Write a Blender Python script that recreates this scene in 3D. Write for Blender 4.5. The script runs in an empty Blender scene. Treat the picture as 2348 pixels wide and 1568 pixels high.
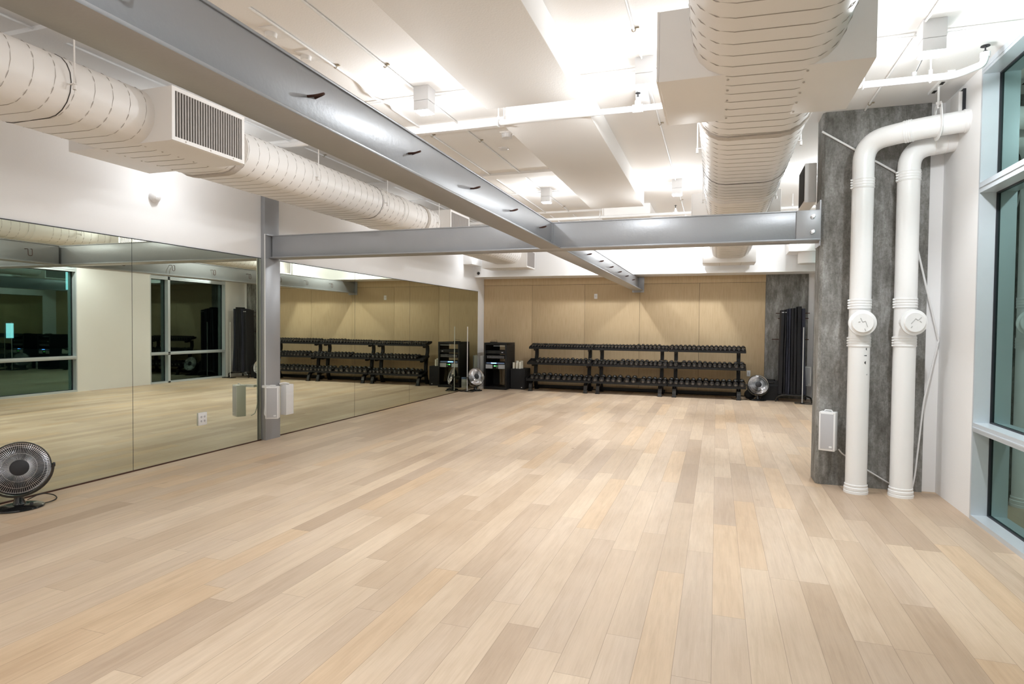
import bpy, bmesh, math, random
from mathutils import Vector, Matrix
random.seed(7)
S = bpy.context.scene
COL = S.collection
PI = math.pi

# ------------------------------------------------------------------ materials
def mat(name, col, rough=.5, metal=0., spec=.5, noise=0., nscale=20., bump=0., bscale=60., coat=0.):
    m = bpy.data.materials.new(name); m.use_nodes = True
    nt = m.node_tree; b = nt.nodes['Principled BSDF']
    b.inputs['Base Color'].default_value = (*col, 1)
    b.inputs['Roughness'].default_value = rough
    b.inputs['Metallic'].default_value = metal
    b.inputs['Specular IOR Level'].default_value = spec
    b.inputs['Coat Weight'].default_value = coat
    tc = nt.nodes.new('ShaderNodeTexCoord')
    if noise:
        n = nt.nodes.new('ShaderNodeTexNoise'); n.inputs['Scale'].default_value = nscale; n.inputs['Detail'].default_value = 5
        nt.links.new(tc.outputs['Object'], n.inputs['Vector'])
        mx = nt.nodes.new('ShaderNodeMix'); mx.data_type = 'RGBA'
        mx.inputs[6].default_value = (*[c * (1 - noise) for c in col], 1)
        mx.inputs[7].default_value = (*[min(1, c * (1 + noise)) for c in col], 1)
        nt.links.new(n.outputs['Fac'], mx.inputs[0]); nt.links.new(mx.outputs[2], b.inputs['Base Color'])
    if bump:
        n2 = nt.nodes.new('ShaderNodeTexNoise'); n2.inputs['Scale'].default_value = bscale; n2.inputs['Detail'].default_value = 3
        nt.links.new(tc.outputs['Object'], n2.inputs['Vector'])
        bp = nt.nodes.new('ShaderNodeBump'); bp.inputs['Strength'].default_value = bump; bp.inputs['Distance'].default_value = .01
        nt.links.new(n2.outputs['Fac'], bp.inputs['Height']); nt.links.new(bp.outputs['Normal'], b.inputs['Normal'])
    return m

def emis(name, col, s):
    m = bpy.data.materials.new(name); m.use_nodes = True
    nt = m.node_tree; b = nt.nodes['Principled BSDF']
    b.inputs['Base Color'].default_value = (*col, 1)
    b.inputs['Emission Color'].default_value = (*col, 1); b.inputs['Emission Strength'].default_value = s
    return m

class N:
    """tiny node helper"""
    def __init__(s, m): s.nt = m.node_tree
    def math(s, op, a, b=None, c=None):
        n = s.nt.nodes.new('ShaderNodeMath'); n.operation = op
        for i, v in enumerate((a, b, c)):
            if v is None: continue
            if isinstance(v, (int, float)): n.inputs[i].default_value = v
            else: s.nt.links.new(v, n.inputs[i])
        return n.outputs[0]
    def comb(s, x, y, z):
        n = s.nt.nodes.new('ShaderNodeCombineXYZ')
        for i, v in enumerate((x, y, z)):
            if isinstance(v, (int, float)): n.inputs[i].default_value = v
            else: s.nt.links.new(v, n.inputs[i])
        return n.outputs[0]
    def noise(s, vec, scale, detail=4, rough=.5):
        n = s.nt.nodes.new('ShaderNodeTexNoise'); n.inputs['Scale'].default_value = scale
        n.inputs['Detail'].default_value = detail; n.inputs['Roughness'].default_value = rough
        s.nt.links.new(vec, n.inputs['Vector']); return n.outputs['Fac']
    def white(s, vec):
        n = s.nt.nodes.new('ShaderNodeTexWhiteNoise'); n.noise_dimensions = '3D'
        s.nt.links.new(vec, n.inputs['Vector']); return n
    def ramp(s, fac, stops):
        n = s.nt.nodes.new('ShaderNodeValToRGB'); e = n.color_ramp.elements
        while len(e) < len(stops): e.new(.5)
        for k, (p, c) in zip(e, stops): k.position = p; k.color = (*c, 1)
        s.nt.links.new(fac, n.inputs[0]); return n.outputs[0]
    def mix(s, f, a, b, mode='MIX'):
        n = s.nt.nodes.new('ShaderNodeMix'); n.data_type = 'RGBA'; n.blend_type = mode
        for i, v in ((0, f), (6, a), (7, b)):
            if isinstance(v, (int, float)): n.inputs[i].default_value = v
            elif isinstance(v, tuple): n.inputs[i].default_value = (*v, 1)
            else: s.nt.links.new(v, n.inputs[i])
        return n.outputs[2]

def floor_mat():
    m = mat('oak_planks', (.55, .42, .28), .42, spec=.35); n = N(m); nt = m.node_tree
    b = nt.nodes['Principled BSDF']
    tc = nt.nodes.new('ShaderNodeTexCoord'); sp = nt.nodes.new('ShaderNodeSeparateXYZ')
    nt.links.new(tc.outputs['Object'], sp.inputs[0])
    X, Y = sp.outputs[0], sp.outputs[1]
    u = n.math('DIVIDE', n.math('ADD', X, 100 * .152 - .003), .152)
    cu = n.math('FLOOR', u); fu = n.math('FRACT', u)
    off = n.white(n.comb(cu, 3.3, 1.7)).outputs['Value']
    v = n.math('ADD', n.math('DIVIDE', n.math('ADD', Y, 60), 1.45), n.math('MULTIPLY', off, 7.3))
    cv = n.math('FLOOR', v); fv = n.math('FRACT', v)
    w = n.white(n.comb(cu, cv, .5))
    w2 = n.white(n.comb(cv, cu, 8.5)).outputs['Value']
    base = n.ramp(w.outputs['Value'], [(0, (.40, .30, .22)), (.14, (.49, .38, .28)), (.4, (.55, .435, .325)),
                                       (.7, (.60, .48, .36)), (1, (.66, .535, .40))])
    hue = n.mix(n.math('MULTIPLY', w2, .5), base, (.55, .455, .38))
    hue = n.mix(n.math('MULTIPLY', n.math('GREATER_THAN', w2, .86), .55), hue, (.64, .46, .285))
    gv = n.comb(n.math('MULTIPLY', X, 11.), n.math('ADD', n.math('MULTIPLY', Y, .9), n.math('MULTIPLY', cu, 3.7)), n.math('MULTIPLY', w2, 9))
    g = n.noise(gv, 3.2, 9, .68)
    gs = n.ramp(g, [(.3, (.86, .84, .81)), (.52, (1, 1, 1)), (.72, (1.07, 1.07, 1.07))])
    c = n.mix(1., hue, gs, 'MULTIPLY')
    fine = n.noise(n.comb(n.math('MULTIPLY', X, 120), n.math('MULTIPLY', Y, 3.), cu), 1., 3, .6)
    c = n.mix(.45, c, n.ramp(fine, [(.3, (.90, .88, .86)), (.6, (1.04, 1.04, 1.04))]), 'MULTIPLY')
    # cathedral figure
    wv = nt.nodes.new('ShaderNodeTexWave'); wv.wave_type = 'RINGS'; wv.inputs['Scale'].default_value = 2.4
    wv.inputs['Distortion'].default_value = 9; wv.inputs['Detail'].default_value = 2.5; wv.inputs['Detail Scale'].default_value = .9
    nt.links.new(n.comb(n.math('MULTIPLY', n.math('SUBTRACT', fu, .5), 1.6), n.math('ADD', n.math('MULTIPLY', Y, .55), n.math('MULTIPLY', w2, 20)), cu), wv.inputs['Vector'])
    c = n.mix(n.math('MULTIPLY', n.math('GREATER_THAN', w2, .45), .4), c, n.mix(1., c, n.ramp(wv.outputs['Fac'], [(0, (.86, .83, .79)), (.5, (1, 1, 1))]), 'MULTIPLY'))
    # knots
    vo = nt.nodes.new('ShaderNodeTexVoronoi'); vo.inputs['Scale'].default_value = 1.0; vo.inputs['Randomness'].default_value = 1
    nt.links.new(n.comb(n.math('MULTIPLY', X, 2.2), n.math('MULTIPLY', Y, 1.1), 0.), vo.inputs['Vector'])
    k = n.ramp(vo.outputs['Distance'], [(0, (.16, .11, .07)), (.022, (.5, .42, .35)), (.055, (1, 1, 1))])
    c = n.mix(n.math('MULTIPLY', n.noise(tc.outputs['Object'], 1.3, 2), 1.0), c, n.mix(1., c, k, 'MULTIPLY'))
    wear = n.noise(n.comb(n.math('MULTIPLY', X, .9), n.math('MULTIPLY', Y, .55), 3.), 1.0, 5, .6)
    c = n.mix(1., c, n.ramp(wear, [(.32, (.84, .79, .73)), (.52, (1, .985, .965)), (.7, (1.03, 1.03, 1.03))]), 'MULTIPLY')
    cloud = n.noise(n.comb(n.math('MULTIPLY', X, 5), n.math('ADD', n.math('MULTIPLY', Y, 1.6), n.math('MULTIPLY', cu, 2.3)), w2), 1.3, 3, .5)
    c = n.mix(n.math('MULTIPLY', cloud, .38), c, (.50, .36, .24))
    # seams
    e = n.math('MINIMUM', n.math('MULTIPLY', n.math('MINIMUM', fu, n.math('SUBTRACT', 1, fu)), .152),
               n.math('MULTIPLY', n.math('MINIMUM', fv, n.math('SUBTRACT', 1, fv)), 1.45))
    s = n.math('LESS_THAN', e, .0011)
    c = n.mix(n.math('MULTIPLY', s, .55), c, (.16, .11, .07))
    nt.links.new(c, b.inputs['Base Color'])
    r = n.math('ADD', .36, n.math('MULTIPLY', g, .2)); nt.links.new(r, b.inputs['Roughness'])
    bp = nt.nodes.new('ShaderNodeBump'); bp.inputs['Strength'].default_value = .25; bp.inputs['Distance'].default_value = .002
    nt.links.new(n.math('SUBTRACT', n.math('MULTIPLY', fine, .3), s), bp.inputs['Height']); nt.links.new(bp.outputs['Normal'], b.inputs['Normal'])
    return m

def ply_mat():
    m = mat('plywood_panel', (.45, .34, .19), .6, spec=.25); n = N(m); nt = m.node_tree
    b = nt.nodes['Principled BSDF']
    tc = nt.nodes.new('ShaderNodeTexCoord'); sp = nt.nodes.new('ShaderNodeSeparateXYZ')
    nt.links.new(tc.outputs['Object'], sp.inputs[0])
    X, Z = sp.outputs[0], sp.outputs[2]
    cell = n.math('FLOOR', n.math('DIVIDE', n.math('ADD', X, 5.19 + 12.2), 1.22))
    w = n.white(n.comb(cell, 1., 2.)).outputs['Value']
    g = n.noise(n.comb(n.math('MULTIPLY', X, 30), n.math('ADD', n.math('MULTIPLY', Z, 2.2), n.math('MULTIPLY', cell, 5)), 0.), 1.4, 7, .65)
    c = n.ramp(g, [(.25, (.46, .34, .20)), (.5, (.53, .40, .245)), (.8, (.59, .455, .285))])
    c = n.mix(n.math('MULTIPLY', w, .35), c, (.46, .345, .205))
    nt.links.new(c, b.inputs['Base Color'])
    return m

def concrete_mat():
    m = mat('cast_concrete', (.22, .215, .20), .75, spec=.3); n = N(m); nt = m.node_tree
    b = nt.nodes['Principled BSDF']
    tc = nt.nodes.new('ShaderNodeTexCoord'); sp = nt.nodes.new('ShaderNodeSeparateXYZ')
    nt.links.new(tc.outputs['Object'], sp.inputs[0])
    X, Y, Z = sp.outputs
    streak = n.noise(n.comb(n.math('MULTIPLY', X, 9), n.math('MULTIPLY', Y, 9), n.math('MULTIPLY', Z, 2.6)), 1.2, 9, .74)
    fine = n.noise(tc.outputs['Object'], 60, 8, .85)
    big = n.noise(tc.outputs['Object'], 2.2, 4, .6)
    c = n.ramp(streak, [(.28, (.10, .095, .085)), (.42, (.165, .16, .148)), (.53, (.24, .236, .226)), (.62, (.33, .328, .32)), (.8, (.46, .455, .44))])
    c = n.mix(.8, c, n.ramp(fine, [(.32, (.5, .5, .48)), (.5, (1, 1, 1)), (.68, (1.35, 1.35, 1.35))]), 'MULTIPLY')
    c = n.mix(.7, c, n.ramp(big, [(.3, (.78, .78, .76)), (.65, (1.15, 1.15, 1.14))]), 'MULTIPLY')
    nt.links.new(c, b.inputs['Base Color'])
    bp = nt.nodes.new('ShaderNodeBump'); bp.inputs['Strength'].default_value = .35; bp.inputs['Distance'].default_value = .004
    nt.links.new(fine, bp.inputs['Height']); nt.links.new(bp.outputs['Normal'], b.inputs['Normal'])
    return m

def mirror_mat():
    m = bpy.data.materials.new('silvered_mirror'); m.use_nodes = True
    nt = m.node_tree; nt.nodes.clear()
    o = nt.nodes.new('ShaderNodeOutputMaterial'); g = nt.nodes.new('ShaderNodeBsdfGlossy')
    g.inputs['Color'].default_value = (.67, .70, .585, 1); g.inputs['Roughness'].default_value = 0.0
    nt.links.new(g.outputs[0], o.inputs[0]); return m

def glass_mat():
    m = bpy.data.materials.new('tinted_window_glass'); m.use_nodes = True
    nt = m.node_tree; nt.nodes.clear()
    o = nt.nodes.new('ShaderNodeOutputMaterial'); g = nt.nodes.new('ShaderNodeBsdfGlossy'); t = nt.nodes.new('ShaderNodeBsdfTransparent')
    g.inputs['Color'].default_value = (.62, .86, .80, 1); g.inputs['Roughness'].default_value = 0.0
    t.inputs['Color'].default_value = (.62, .78, .76, 1)
    f = nt.nodes.new('ShaderNodeFresnel'); f.inputs['IOR'].default_value = 1.6
    x = nt.nodes.new('ShaderNodeMixShader')
    mm = nt.nodes.new('ShaderNodeMath'); mm.operation = 'MULTIPLY'; mm.use_clamp = True; mm.inputs[1].default_value = 2.4; nt.links.new(f.outputs[0], mm.inputs[0])
    nt.links.new(mm.outputs[0], x.inputs[0]); nt.links.new(t.outputs[0], x.inputs[1]); nt.links.new(g.outputs[0], x.inputs[2])
    nt.links.new(x.outputs[0], o.inputs[0]); return m

M = dict(
    floor=floor_mat(), ply=ply_mat(), concrete=concrete_mat(), mirror=mirror_mat(), glass=glass_mat(),
    wall=mat('white_wall_paint', (.88, .88, .885), .6, noise=.015, nscale=3, bump=.08, bscale=150, spec=.3),
    ceil=mat('white_ceiling_paint', (.88, .865, .85), .75, noise=.02, nscale=2, bump=.1, bscale=90, spec=.2),
    duct=mat('white_duct_paint', (.83, .815, .80), .45, noise=.02, nscale=4, bump=.04, bscale=40),
    ductseam=mat('duct_seam_shadow_paint', (.40, .37, .34), .6),
    gasket=mat('duct_joint_sealant', (.52, .48, .44), .7, noise=.12, nscale=30, bump=.5, bscale=60),
    steel=mat('silver_grey_steel_paint', (.36, .37, .39), .34, metal=.3, noise=.04, nscale=5, bump=.05, bscale=55),
    steel2=mat('silver_grey_plate_paint', (.40, .41, .43), .4, metal=.3),
    alum=mat('anodised_aluminium', (.60, .65, .70), .38, metal=.25, noise=.02),
    gaskblk=mat('black_rubber_gasket', (.012, .014, .02), .5),
    pipe=mat('white_pipe_paint', (.82, .82, .82), .35, noise=.015, nscale=8),
    chip=mat('exposed_black_iron', (.02, .02, .022), .5),
    groove=mat('stencil_scratch', (.42, .42, .42), .6),
    white=mat('white_plastic', (.80, .80, .81), .35),
    grille=mat('pale_grey_speaker_mesh', (.62, .62, .65), .6, bump=.6, bscale=900),
    black=mat('black_powder_coat', (.008, .008, .009), .5, spec=.35, noise=.2, nscale=20),
    blackgloss=mat('glossy_black_plastic', (.010, .010, .011), .16, coat=.5),
    rubber=mat('black_urethane', (.011, .011, .012), .22, coat=.3),
    carpet=mat('black_speaker_carpet', (.022, .022, .024), .95, noise=.4, nscale=150, bump=.6, bscale=300),
    mats=mat('black_foam_mat', (.014, .014, .018), .75, noise=.25, nscale=30),
    mats2=mat('dark_blue_grey_foam_mat', (.028, .030, .05), .7, noise=.2, nscale=30),
    chrome=mat('polished_chrome', (.78, .78, .80), .13, metal=1.),
    wire=mat('bright_wire', (.60, .60, .62), .3, metal=1.),
    brown=mat('rusty_hook_iron', (.07, .028, .018), .45, metal=.3),
    cap=mat('matt_black_cap', (.018, .018, .022), .6),
    dark=mat('dark_recess', (.02, .018, .016), .8),
    louvre=mat('grey_louvre_blades', (.40, .37, .35), .5),
    wax=mat('cream_wax', (.80, .77, .66), .55),
    silver=mat('silver_panel', (.55, .56, .60), .35, metal=.6, bump=.8, bscale=500),
    cable=mat('tan_cable', (.33, .27, .18), .6),
    bluelab=mat('pale_blue_label', (.20, .30, .55), .5),
    lens=emis('lamp_diffuser', (1., .985, .96), 14.),
    led=emis('blue_led', (.10, .30, 1.), 6.), gled=emis('green_lcd', (.15, .8, .2), 1.2),
    ext=mat('dark_facade', (.05, .055, .06), .8, noise=.2, nscale=1),
    asphalt=mat('dark_asphalt', (.04, .04, .042), .9),
    litwin=emis('lit_window', (.30, .62, .75), 1.6), litdim=emis('dim_lit_window', (.25, .42, .42), .35),
)

# ------------------------------------------------------------------ mesh helpers
BASE = {}
def wbase(o):
    v = Vector((0, 0, 0))
    while o is not None: v += Vector(o.location); o = o.parent
    return v

def finish(bm, sharp=.55):
    bmesh.ops.recalc_face_normals(bm, faces=bm.faces)
    for f in bm.faces: f.smooth = True
    for e in bm.edges:
        if len(e.link_faces) == 2:
            if e.calc_face_angle(0) > sharp: e.smooth = False
        else: e.smooth = False

def obj(name, bm, m, parent=None, origin=None):
    """link a bmesh built in world coordinates as ONE object; parts are stored relative to their thing"""
    finish(bm)
    if parent is None and origin is None:
        lo = [min(v.co[i] for v in bm.verts) for i in range(3)]; hi = [max(v.co[i] for v in bm.verts) for i in range(3)]
        origin = ((lo[0] + hi[0]) / 2, (lo[1] + hi[1]) / 2, lo[2])
    off = wbase(parent) if parent is not None else Vector(origin)
    bmesh.ops.translate(bm, verts=bm.verts, vec=-off)
    me = bpy.data.meshes.new(name); bm.to_mesh(me); bm.free()
    for x in (m if isinstance(m, (list, tuple)) else [m]): me.materials.append(M[x] if isinstance(x, str) else x)
    o = bpy.data.objects.new(name, me); COL.objects.link(o)
    if parent is not None: o.parent = parent
    else: o.location = off
    return o

def tag(o, label=None, cat=None, group=None, kind=None):
    if label: o['label'] = label
    if cat: o['category'] = cat
    if group: o['group'] = group
    if kind: o['kind'] = kind
    return o

def thing(name, loc, label, cat, group=None):
    o = bpy.data.objects.new(name, None); COL.objects.link(o); o.location = loc
    o.empty_display_size = .1
    return tag(o, label, cat, group)

def struct(name, bm, m): return tag(obj(name, bm, m, origin=(0, 0, 0)), kind='structure')

def B(): return bmesh.new()

def box(bm, x0, x1, y0, y1, z0, z1, bev=0., mi=0):
    vs = [bm.verts.new((x, y, z)) for z in (z0, z1) for y in (y0, y1) for x in (x0, x1)]
    fs = [bm.faces.new([vs[i] for i in q]) for q in ((0, 2, 3, 1), (4, 5, 7, 6), (0, 1, 5, 4), (2, 6, 7, 3), (0, 4, 6, 2), (1, 3, 7, 5))]
    for f in fs: f.material_index = mi
    if bev:
        es = list({e for f in fs for e in f.edges})
        bmesh.ops.bevel(bm, geom=es, offset=bev, segments=2, affect='EDGES', profile=.5)
    return bm

def frame_axes(d):
    d = d.normalized(); a = Vector((0, 0, 1)) if abs(d.z) < .9 else Vector((0, 1, 0))
    x = a.cross(d).normalized(); return x, d.cross(x)

def sweep(bm, pts, prof, cap=True, closed=False, mi=0, up=None):
    """sweep 2D profile [(a,b)] along pts"""
    pts = [Vector(p) for p in pts]; n = len(pts); rings = []
    t0 = (pts[1] - pts[0]).normalized()
    if up is not None: x = Vector(up).cross(t0).normalized(); y = t0.cross(x)
    else: x, y = frame_axes(t0)
    prev = t0
    for i, p in enumerate(pts):
        if closed: t = (pts[(i + 1) % n] - pts[i - 1]).normalized()
        elif i == 0: t = t0
        elif i == n - 1: t = (pts[-1] - pts[-2]).normalized()
        else: t = ((pts[i + 1] - p).normalized() + (p - pts[i - 1]).normalized()).normalized()
        q = prev.rotation_difference(t); x = q @ x; y = q @ y; prev = t
        x = (x - t * x.dot(t)).normalized(); y = t.cross(x)
        rings.append([bm.verts.new(p + x * a + y * b) for a, b in prof])
    k = len(prof); m = n if closed else n - 1
    for i in range(m):
        r0, r1 = rings[i], rings[(i + 1) % n]
        for j in range(k):
            f = bm.faces.new((r0[j], r0[(j + 1) % k], r1[(j + 1) % k], r1[j])); f.material_index = mi
    if cap and not closed:
        bm.faces.new(rings[0][::-1]).material_index = mi; bm.faces.new(rings[-1]).material_index = mi
    return bm

def circ(r, seg=12): return [(r * math.cos(2 * PI * i / seg), r * math.sin(2 * PI * i / seg)) for i in range(seg)]
def tube(bm, pts, r, seg=12, **k): return sweep(bm, pts, circ(r, seg), **k)

def arc_path(pts, rad, n=6):
    """round the corners of a polyline"""
    pts = [Vector(p) for p in pts]; out = [pts[0]]
    for i in range(1, len(pts) - 1):
        a, b, c = pts[i - 1], pts[i], pts[i + 1]
        d0 = (a - b).normalized(); d1 = (c - b).normalized()
        L = min(rad, (a - b).length * .49, (c - b).length * .49)
        p0 = b + d0 * L; p1 = b + d1 * L
        for k in range(n + 1):
            t = k / n; out.append(p0 * (1 - t) ** 2 + b * 2 * t * (1 - t) + p1 * t * t)
    out.append(pts[-1]); return out

def lathe(bm, prof, c=(0, 0, 0), axis=(0, 0, 1), seg=24, mi=0):
    """prof [(radius, height along axis)]"""
    ax = Vector(axis).normalized(); x, y = frame_axes(ax); c = Vector(c); rings = []
    for r, h in prof:
        if r < 1e-6: rings.append([bm.verts.new(c + ax * h)])
        else: rings.append([bm.verts.new(c + ax * h + (x * math.cos(2 * PI * i / seg) + y * math.sin(2 * PI * i / seg)) * r) for i in range(seg)])
    for a, b in zip(rings[:-1], rings[1:]):
        for i in range(seg):
            j = (i + 1) % seg
            if len(a) == 1 and len(b) == 1: continue
            if len(a) == 1: f = bm.faces.new((a[0], b[i], b[j]))
            elif len(b) == 1: f = bm.faces.new((a[i], a[j], b[0]))
            else: f = bm.faces.new((a[i], a[j], b[j], b[i]))
            f.material_index = mi
    return bm

def cyl(bm, p0, p1, r, seg=16, mi=0):
    p0 = Vector(p0); p1 = Vector(p1); L = (p1 - p0).length
    return lathe(bm, [(0, 0), (r, 0), (r, L), (0, L)], p0, p1 - p0, seg, mi)

def prism(bm, poly, axis, a, b, mi=0):
    """polygon in the two other axes, extruded along axis from a to b"""
    def P(p, t):
        return {'x': (t, p[0], p[1]), 'y': (p[0], t, p[1]), 'z': (p[0], p[1], t)}[axis]
    r0 = [bm.verts.new(P(p, a)) for p in poly]; r1 = [bm.verts.new(P(p, b)) for p in poly]
    n = len(poly)
    fs = [bm.faces.new(r0[::-1]), bm.faces.new(r1)] + [bm.faces.new((r0[i], r0[(i + 1) % n], r1[(i + 1) % n], r1[i])) for i in range(n)]
    for f in fs: f.material_index = mi
    return bm

def torus(bm, c, axis, R, r, seg=32, sseg=8):
    ax = Vector(axis).normalized(); x, y = frame_axes(ax); c = Vector(c)
    pts = [c + (x * math.cos(2 * PI * i / seg) + y * math.sin(2 * PI * i / seg)) * R for i in range(seg)]
    return tube(bm, pts, r, sseg, closed=True)

def copy_tree(o, parent=None):
    c = o.copy(); COL.objects.link(c)
    if parent is not None: c.parent = parent
    for ch in [k for k in bpy.data.objects if k.parent == o]: copy_tree(ch, c)
    return c

# ------------------------------------------------------------------ camera
yaw, pit, rol = math.radians(18.62182), math.radians(1.49631), math.radians(.54037)
f = Vector((-math.sin(yaw), math.cos(yaw), 0)); r = Vector((math.cos(yaw), math.sin(yaw), 0)); u = Vector((0, 0, 1))
f2 = f * math.cos(pit) - u * math.sin(pit); u2 = u * math.cos(pit) + f * math.sin(pit)
r3 = r * math.cos(rol) + u2 * math.sin(rol); u3 = u2 * math.cos(rol) - r * math.sin(rol)
cd = bpy.data.cameras.new('camera'); cam = bpy.data.objects.new('camera', cd); COL.objects.link(cam)
cam.matrix_world = Matrix(((r3.x, u3.x, -f2.x, 0), (r3.y, u3.y, -f2.y, 0), (r3.z, u3.z, -f2.z, 1.4), (0, 0, 0, 1)))
cd.sensor_width = 36; cd.lens = 36 * 1390.86 / 2348; cd.clip_start = .05
S.camera = cam

# ------------------------------------------------------------------ room shell
XL, XR, YB, YN, ZC = -5.18, 1.81, 13.3, -3.5, 3.33
struct('floor', box(B(), XL - .1, XR + .14, YN - .1, YB + .1, -.12, 0), 'floor')
bm = B(); box(bm, XL - .15, XR + .25, YN - .15, YB + .15, ZC, ZC + .2)
struct('ceiling', bm, 'ceil')
struct('wall_left', box(B(), XL - .15, XL, YN, YB, 0, ZC), 'wall')
struct('wall_rear', box(B(), XL - .15, XR + .25, YN - .15, YN, 0, ZC), 'wall')
bm = B()
for y0, y1 in ((YN, -.6), (5.34, 6.45), (8.74, 10.40), (12.62, YB)): box(bm, XR, XR + .24, y0, y1, 0, ZC)
box(bm, 1.705, XR, 6.10, 6.38, 0, ZC)
struct('wall_right', bm, 'wall')
# back wall: white upper part over plywood and raw concrete
struct('wall_back', box(B(), XL - .15, XR + .25, YB, YB + .15, 0, ZC), 'wall')
bm = B(); seams = [-5.178, -4.0, -2.78, -1.58, -.35, .93]
for a, b in zip(seams[:-1], seams[1:]):
    box(bm, a + .0025, b - .0025, YB - .018, YB, .02, 2.335, .001)
box(bm, XL, .93, YB - .018, YB, 2.34, 2.50)
struct('trim_1', bm, 'ply')
bm = B(); box(bm, XL, .93, YB - .006, YB, 0, 2.5); struct('trim_2', bm, 'dark')
struct('trim_3', box(B(), .932, 1.712, YB - .03, YB, 0, 2.5), 'concrete')
bm = B(); box(bm, XL, XR, 12.68, YB, 2.49, ZC); struct('trim_4', bm, 'wall')
# flat drywall boxes hung under the deck, running the length of the room
for i, (y0, y1) in enumerate(((YN, 4.54), (4.93, 8.78), (9.62, 12.68))):
    bm = B(); box(bm, -1.76, -1.005, y0, y1, 3.115, ZC, .008)
    struct('trim_%d' % (5 + i), bm, 'ceil')
# transverse strips across the left bay
for i, y in enumerate((.3, 2.80, 5.32, 7.24, 9.9)):
    bm = B(); box(bm, XL, -1.76, y, y + .19, 3.30, ZC); struct('trim_%d' % (8 + i), bm, 'ceil')
# mirror bottom channel
bm = B(); box(bm, XL, -5.163, 2.54, 5.925, 0, .012); box(bm, XL, -5.163, 6.19, 12.88, 0, .012)
struct('trim_13', bm, 'brown')

# ------------------------------------------------------------------ mirrors
ys = [(2.54, 4.235), (4.235, 5.925), (6.19, 7.91), (7.91, 9.64), (9.64, 11.33), (11.33, 12.88)]
ml = ['leftmost tall wall mirror behind the near dish heater', 'wall mirror left of the steel post, with a white outlet on it',
      'wall mirror just right of the steel post, reflecting the dumbbell racks', 'second wall mirror to the right of the steel post',
      'third wall mirror to the right of the steel post', 'last wall mirror before the back corner, behind the white pole']
for (a, b), l in zip(ys, ml):
    t = thing('wall_mirror', (-5.175, (a + b) / 2, .012), l, 'mirror', 'mirrors along the left wall')
    bm = B(); box(bm, XL + .001, -5.170, a + .002, b - .002, .012, 2.177); obj('mirror_glass', bm, 'mirror', t)
    bm = B(); box(bm, XL + .0005, -5.169, a - .0005, a + .002, .012, 2.18); box(bm, XL + .0005, -5.168, a, b, 2.177, 2.185)
    obj('edge_trim', bm, 'gaskblk', t)

# ------------------------------------------------------------------ windows in the right wall
def window(idx, y0, y1, mulls):
    root = thing('window_%d' % idx, (XR, (y0 + y1) / 2, 0), None, None); root['kind'] = 'structure'
    xi, xo = XR - .004, XR + .17; xg = XR + .11
    bm = B()
    fw = .022
    for a, b in ((y0, y0 + fw), (y1 - fw, y1)): box(bm, xi, xo, a, b, 0, ZC)
    for y in mulls: box(bm, xi, xo, y - .03, y + .03, 0, ZC)
    for a, b in ((0, .035), (.655, .72), (2.405, 2.48), (3.265, ZC)): box(bm, xi, xo, y0 + fw, y1 - fw, a, b)
    # stepped face lines on the members
    for a, b in ((.68, .690), (2.44, 2.447), (3.285, 3.293)): box(bm, xi - .006, xi, y0 + fw, y1 - fw, a, b)
    obj('frame', bm, 'alum', root)
    ed = [y0 + fw] + [e for y in mulls for e in (y - .03, y + .03)] + [y1 - fw]
    for k in range(0, len(ed), 2):
        a, b = ed[k], ed[k + 1]
        for z0, z1 in ((.035, .655), (.72, 2.405), (2.48, 3.265)):
            p = obj('pane', box(B(), xg, xg + .003, a + .008, b - .008, z0 + .008, z1 - .008), 'glass', root)
            bm = B()
            for q in ((a, a + .01, z0, z1), (b - .01, b, z0, z1), (a + .01, b - .01, z0, z0 + .01), (a + .01, b - .01, z1 - .01, z1)):
                box(bm, xg - .012, xg + .016, *q)
            obj('gasket', bm, 'gaskblk', root)
window(1, -.6, 5.34, (1.0, 3.1))
window(2, 6.45, 8.74, (6.95,))
window(3, 10.40, 12.62, (10.90,))

# ------------------------------------------------------------------ concrete pillar and steel frame
t = thing('concrete_pillar', (1.29, 6.2, 0), 'tall raw grey concrete pillar behind two white drain pipes', 'pillar')
bm = B(); c = .022
prism(bm, [(.872, 6.06 + c), (.872 + c, 6.06), (1.70, 6.06), (1.70, 6.37), (.872 + c, 6.37), (.872, 6.37 - c)], 'z', 0, ZC - .001)
obj('shaft', bm, 'concrete', t)
bm = B(); box(bm, .862, .872, 6.075, 6.33, 2.15, 2.56); obj('steel_embed_plate', bm, 'steel2', t)

# wall mounted box on the pillar side
t = thing('vent_box', (.815, 6.72, 2.6), 'beige box with a dark open grille fixed high behind the pillar edge', 'vent')
bm = B(); box(bm, .77, .872, 6.38, 6.80, 2.60, 2.97, .003); obj('housing', bm, 'duct', t)
bm = B(); box(bm, .765, .77, 6.40, 6.78, 2.62, 2.95); obj('grille', bm, 'dark', t)

def ibeam(bm, ax, c, a, b, z0, z1, half, wl, wr, ft=.014):
    """bottom flange, top flange and box web; ax 'y' runs along y with centre x=c"""
    def bx(p, q, zz0, zz1):
        if ax == 'y': box(bm, p, q, a, b, zz0, zz1, .002)
        else: box(bm, a, b, p, q, zz0, zz1, .002)
    bx(c - half, c + half, z0, z0 + ft)
    bx(c - wl, c + wr, z0 + ft, z1 - .012)
    bx(c - wl - .006, c + wr + .006, z1 - .012, z1)

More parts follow.
